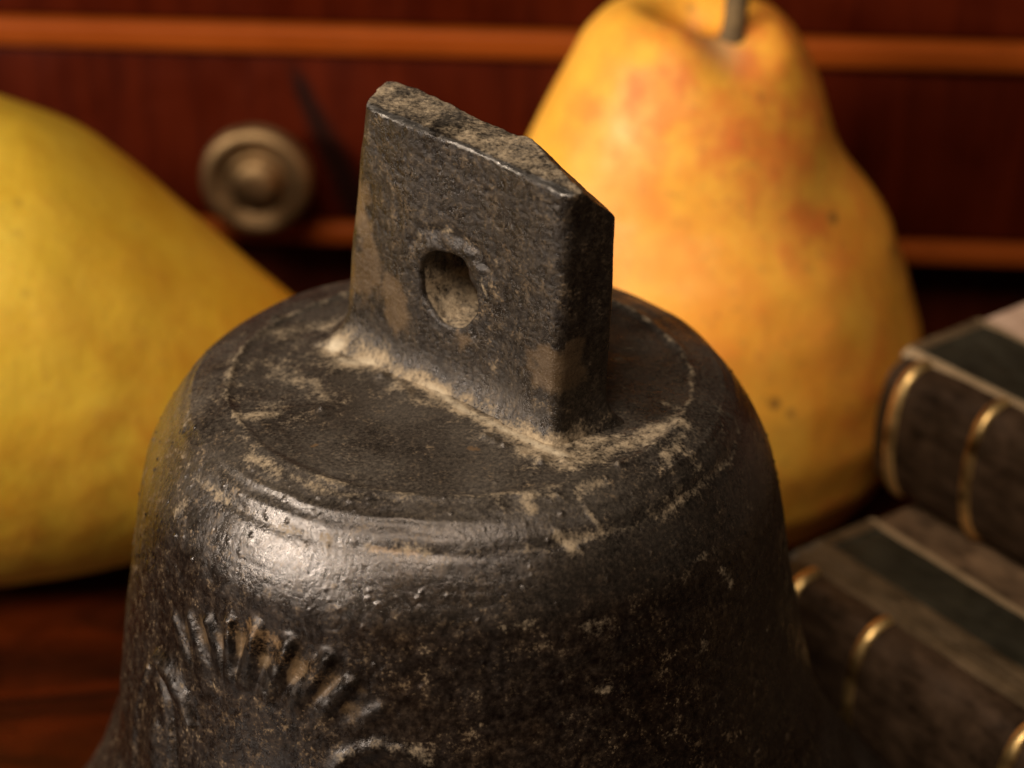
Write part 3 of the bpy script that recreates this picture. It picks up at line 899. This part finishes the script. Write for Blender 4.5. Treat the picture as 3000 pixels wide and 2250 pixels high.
# the dimple where the stem leaves opens towards the viewer, and a bump sits on the right flank
c_d = np.array([0.0014, -0.0095, 0.0800])
k_ = np.exp(-(((V - c_d) / np.array([0.0058, 0.0075, 0.0070])) ** 2).sum(1))
V[:, 2] -= 0.0038 * k_
for cl_, al_ in (((-0.0085, -0.0080, 0.0780), 0.0006), ((0.0105, -0.0070, 0.0775), 0.0008)):
    k_ = np.exp(-(((V - np.array(cl_)) / 0.0055) ** 2).sum(1))
    V += k_[:, None] * al_ * np.array([0.0, -0.5, 0.8])
c_b = np.array([0.0210, -0.006, 0.0530])
k_ = np.exp(-(((V - c_b) / 0.0075) ** 2).sum(1))
V[:, 0] += 0.0016 * k_
k_ = np.exp(-(((V - np.array([0.0175, -0.004, 0.0620])) / np.array([0.008, 0.012, 0.0055])) ** 2).sum(1))
V[:, 0] -= 0.0011 * k_
up = sstep(0.045, 0.082, Pf[:, 2])
azp = np.arctan2(Pf[:, 1], Pf[:, 0])
blush = np.clip(0.12 + 1.6 * up * np.exp(-((azp + 1.2) / 1.1) ** 2) + 0.9 * np.clip(perlin(Pf, 0.016, 12), 0, 1) + 0.30 * sstep(0.0, 1.0, np.cos(azp + 0.2)) * (Pf[:, 2] < 0.06), 0, 1)
pale = 0.9 * np.exp(-(((Pf - np.array([-0.0006, -0.0085, 0.0790])) / np.array([0.0030, 0.0034, 0.0040])) ** 2).sum(1))
link('flesh', mesh_np('flesh', V, Fc, True, dict(blush=blush, pale=pale)), M_PEAR_O, p1)
path = np.array([(-0.0010, -0.0062, 0.0745), (-0.0008, -0.0058, 0.0775), (-0.0004, -0.0050, 0.0800), (0.0002, -0.0034, 0.0850), (0.0008, -0.0012, 0.0905), (0.0010, 0.0018, 0.0960), (0.0006, 0.0050, 0.1000)])
_, path = resample(path, 44, 3)
t_ = np.linspace(0, 1, 44)
rad = 0.0017 + 0.0014 * np.exp(-((t_ - 0.13) / 0.05) ** 2) + 0.00035 * np.exp(-((t_ - 0.24) / 0.03) ** 2) + 0.0008 * sstep(0.85, 1.0, t_)
path = np.r_[path, path[-1:] + (path[-1:] - path[-2:-1]) * 0.15]
rad = np.r_[rad, 0.0001]
Vt, Ft = tube(path, rad)
Vt = Vt.reshape(-1, 3)
Vt += 0.00018 * perlin(Vt, 0.0016, 3)[:, None] + np.array([0.0019, -0.0014, -0.0008])
link('stem', mesh_np('stem', Vt, Ft), M_STEM, p1)

# lying pear: its axis runs right and down, blossom end out of frame on the left
sn = [-.0475, -.0450, -.0405, -.034, -.026, -.014, 0, .008, .014, .020, .026, .036, .046, .056, .066, .072]
rn = [.0120, .0190, .0255, .0310, .0345, .0368, .0374, .0371, .0360, .0338, .0312, .02622, .02148, .01661, .01178, .0085]
V, Fc, Pf = pear_mesh('pear', sn, rn, [-.04, .08], [0, 0], 0.0008, 9, closed_top=[(.0060, .0745), (.0030, .0748), (.0016, .0735), (.0004, .0730)])
b_, a_ = 0.2476, -0.0809
axv = np.array([np.cos(a_) * np.cos(b_), np.sin(a_) * np.cos(b_), -np.sin(b_)])
e1 = np.cross(axv, [0, 0, 1.0])
e1 /= np.linalg.norm(e1)
e2 = np.cross(e1, axv)
C2 = np.array([-.082 + .00149, .077 + .00119, .0])
VW = V[:, 2:3] * axv + V[:, 0:1] * e1 + V[:, 1:2] * e2 + np.array([0, 0, .03734])
VW[:, 2] = np.where(VW[:, 2] < 0.0012, 0.0002 + 0.001 * np.exp((VW[:, 2] - 0.0012) / 0.001), VW[:, 2])
p2 = tag(empty('pear', C2), 'plain yellow pear lying on its side left of the bell', 'pear', 'ripe pears beside the bell')
blush = np.clip(0.05 + 0.8 * sstep(0.01, -0.03, VW[:, 2] - 0.04) + 0.7 * np.clip(perlin(Pf, 0.014, 19), 0, 1) + 0.6 * sstep(0.0, 0.05, Pf[:, 2]), 0, 1)
link('flesh', mesh_np('flesh', VW, Fc, True, dict(blush=blush, pale=np.zeros(len(Pf)))), M_PEAR_Y, p2)
_, path = resample([axv * 0.071 + np.array([0, 0, .03734]), axv * 0.078 + np.array([0, 0.0006, .0375]), axv * 0.084 + np.array([0, 0.002, .0390]), axv * 0.089 + np.array([0, 0.004, .0412])], 30, 3)
path = np.r_[path, path[-1:] + (path[-1:] - path[-2:-1]) * 0.15]
Vt, Ft = tube(path, np.r_[np.linspace(0.0017, 0.0019, 30), 0.0001])
link('stem', mesh_np('stem', Vt.reshape(-1, 3), Ft), M_STEM, p2)


# ------------------------------------------------------------------ books (local x along the spine from the head, y from spine to fore-edge, z up)
def strip_me(name, x0, x1, prof_yz, thick, seed, nx=70, amp=0.00012):
    """a sheet that follows a (y, z) profile along x, with thickness"""
    _, pr_ = resample(prof_yz, 40, 0)
    xs = np.linspace(x0, x1, nx)
    topv = np.stack([np.broadcast_to(xs[:, None], (nx, 40)), np.broadcast_to(pr_[:, 0], (nx, 40)), np.broadcast_to(pr_[:, 1], (nx, 40))], -1)
    fl = topv.reshape(-1, 3)
    topv = topv + np.array([0, 0, 1]) * (amp * perlin(fl, 0.006, seed) + amp * 0.5 * perlin(fl, 0.002, seed + 1)).reshape(nx, 40, 1)
    bot = topv.copy()
    bot[..., 2] -= thick
    loop = np.concatenate([topv, bot[:, ::-1]], 1)
    V_ = loop.reshape(-1, 3)
    F_ = grid_faces(nx, 80)
    k_ = np.arange(39)
    ends = []
    for base, fl_ in ((0, False), ((nx - 1) * 80, True)):
        q = np.stack([base + k_, base + k_ + 1, base + 78 - k_, base + 79 - k_], -1)
        ends.append(q[:, ::-1] if not fl_ else q)
    return mesh_np(name, V_, np.concatenate([F_[:, ::-1], *ends]))


def spine_curve(T, bulge, n=48, grow=0.0):
    a = np.linspace(-np.pi / 2, np.pi / 2, n)
    c, s_ = np.cos(a), np.sin(a)
    y = -np.sign(c) * np.abs(c) ** 0.75 * (bulge + grow)
    z = T / 2 + np.sign(s_) * np.abs(s_) ** 0.85 * (T / 2 + grow)
    return y, z


def make_book(o, Lx, Wy, T, bulge, band0, bands, joint, panel, seed, board_mat, joint_mat):
    y, z = spine_curve(T, bulge)
    nxs = 170
    xs = np.linspace(0.0, Lx, nxs)
    # head and tail caps roll over slightly
    capf = 1 - 0.10 * np.exp(-xs / 0.0012) - 0.10 * np.exp(-(Lx - xs) / 0.0012)
    V_ = np.stack([np.broadcast_to(xs[:, None], (nxs, 48)), capf[:, None] * y[None], T / 2 + (z[None] - T / 2) * (1 - (1 - capf[:, None]) * 0.4)], -1)
    fl = V_.reshape(-1, 3)
    nn_ = np.stack([0 * fl[:, 0], fl[:, 1] / bulge ** 2, (fl[:, 2] - T / 2) / (T / 2) ** 2], -1)
    nn_ /= np.linalg.norm(nn_, axis=1)[:, None] + 1e-9
    fl = fl + nn_ * (0.00025 * perlin(fl, 0.006, seed) + 0.00012 * perlin(fl * np.array([0.4, 1, 1]), 0.0016, seed + 1))[:, None]
    inner = np.stack([np.broadcast_to(xs[:, None], (nxs, 48)), np.full((nxs, 48), 0.0018), np.broadcast_to(np.linspace(T * 0.02, T * 0.98, 48), (nxs, 48))], -1)
    full = np.concatenate([fl.reshape(nxs, 48, 3), inner[:, ::-1]], 1)
    F_ = grid_faces(nxs, 96)
    k_ = np.arange(47)
    ends = []
    for base, f_ in ((0, False), ((nxs - 1) * 96, True)):
        q = np.stack([base + k_, base + k_ + 1, base + 94 - k_, base + 95 - k_], -1)
        ends.append(q if f_ else q[:, ::-1])
    link('spine', mesh_np('spine', full.reshape(-1, 3), np.concatenate([F_[:, ::-1], *ends])), M_SPINE, o)
    for k in range(bands):
        xc = band0 + 0.0143 * k if k < 2 else band0 + 0.0143 + 0.027 * (k - 1)
        if xc > Lx - 0.002:
            break
        ring = []
        for a in np.linspace(0, np.pi, 9):
            yy, zz = spine_curve(T, bulge, 48, 0.0007 * np.sin(a) - 0.0001)
            ring.append(np.stack([np.full(48, xc - 0.00100 * np.cos(a)), yy, zz], -1))
        link('raised_band', mesh_np('raised_band', np.array(ring).reshape(-1, 3), grid_faces(9, 48, False)), M_GILT, o)
    B = 0.0021
    for z0, nm in ((T - B, 'front_board'), (0.0, 'back_board')):
        link(nm, box_me(nm, (-0.0012, 0.0020, z0), (Lx + 0.0012, Wy, z0 + B), 0.0005, 3), board_mat, o)
    link('page_block', box_me('page_block', (0.0016, 0.0020, B), (Lx - 0.0016, Wy - 0.0028, T - B), 0.0003, 2), M_PAGES, o)
    # leather joint, dark panel and rubbed edge lie on the front board
    j = [(-0.0004, T - 0.0003), (0.0006, T + 0.0003)]
    if joint > 0.003:
        j += [(joint * 0.30, T + 0.0006), (joint * 0.42, T + 0.0001), (joint * 0.54, T + 0.0006), (joint * 0.64, T + 0.0002), (joint * 0.78, T + 0.0006)]
    j += [(joint, T + 0.0005)]
    link('joint', strip_me('joint', -0.0010, Lx + 0.0010, j, 0.0005, seed + 5), joint_mat, o)
    link('leather_panel', strip_me('leather_panel', 0.0012, Lx - 0.0004, [(joint + 0.0001, T + 0.00055), (panel - 0.0003, T + 0.00055)], 0.0004, seed + 7), M_PANEL, o)
    link('rubbed_border', strip_me('rubbed_border', -0.0011, 0.00115, [(joint + 0.0001, T + 0.0005), (panel, T + 0.0005)], 0.0004, seed + 9, 8), M_JOINT, o)
    link('rubbed_edge', strip_me('rubbed_edge', -0.0011, Lx + 0.0010, [(panel - 0.0002, T + 0.0005), (panel + 0.0011, T + 0.0004), (panel + 0.0013, T + 0.0001)], 0.0004, seed + 11), M_EDGE, o)


BOOKS = 'leather bound books stacked beside the bell'
bk1 = tag(empty('book', (0.0453, 0.0400, 0.0), R(-54.9)), 'lower leather bound book lying on the table under the other book', 'book', BOOKS)
make_book(bk1, 0.088, 0.062, 0.0220, 0.0064, 0.0043, 6, 0.0058, 0.0146, 100, M_MARBLE, M_JOINT)
bk2 = tag(empty('book', (0.0623, 0.0599, 0.0227), R(-52.3)), 'upper leather bound book resting on top of the lower book, beside the orange pear', 'book', BOOKS)
make_book(bk2, 0.088, 0.062, 0.0208, 0.0064, 0.0036, 6, 0.0012, 0.0150, 140, M_PINK, M_EDGE)
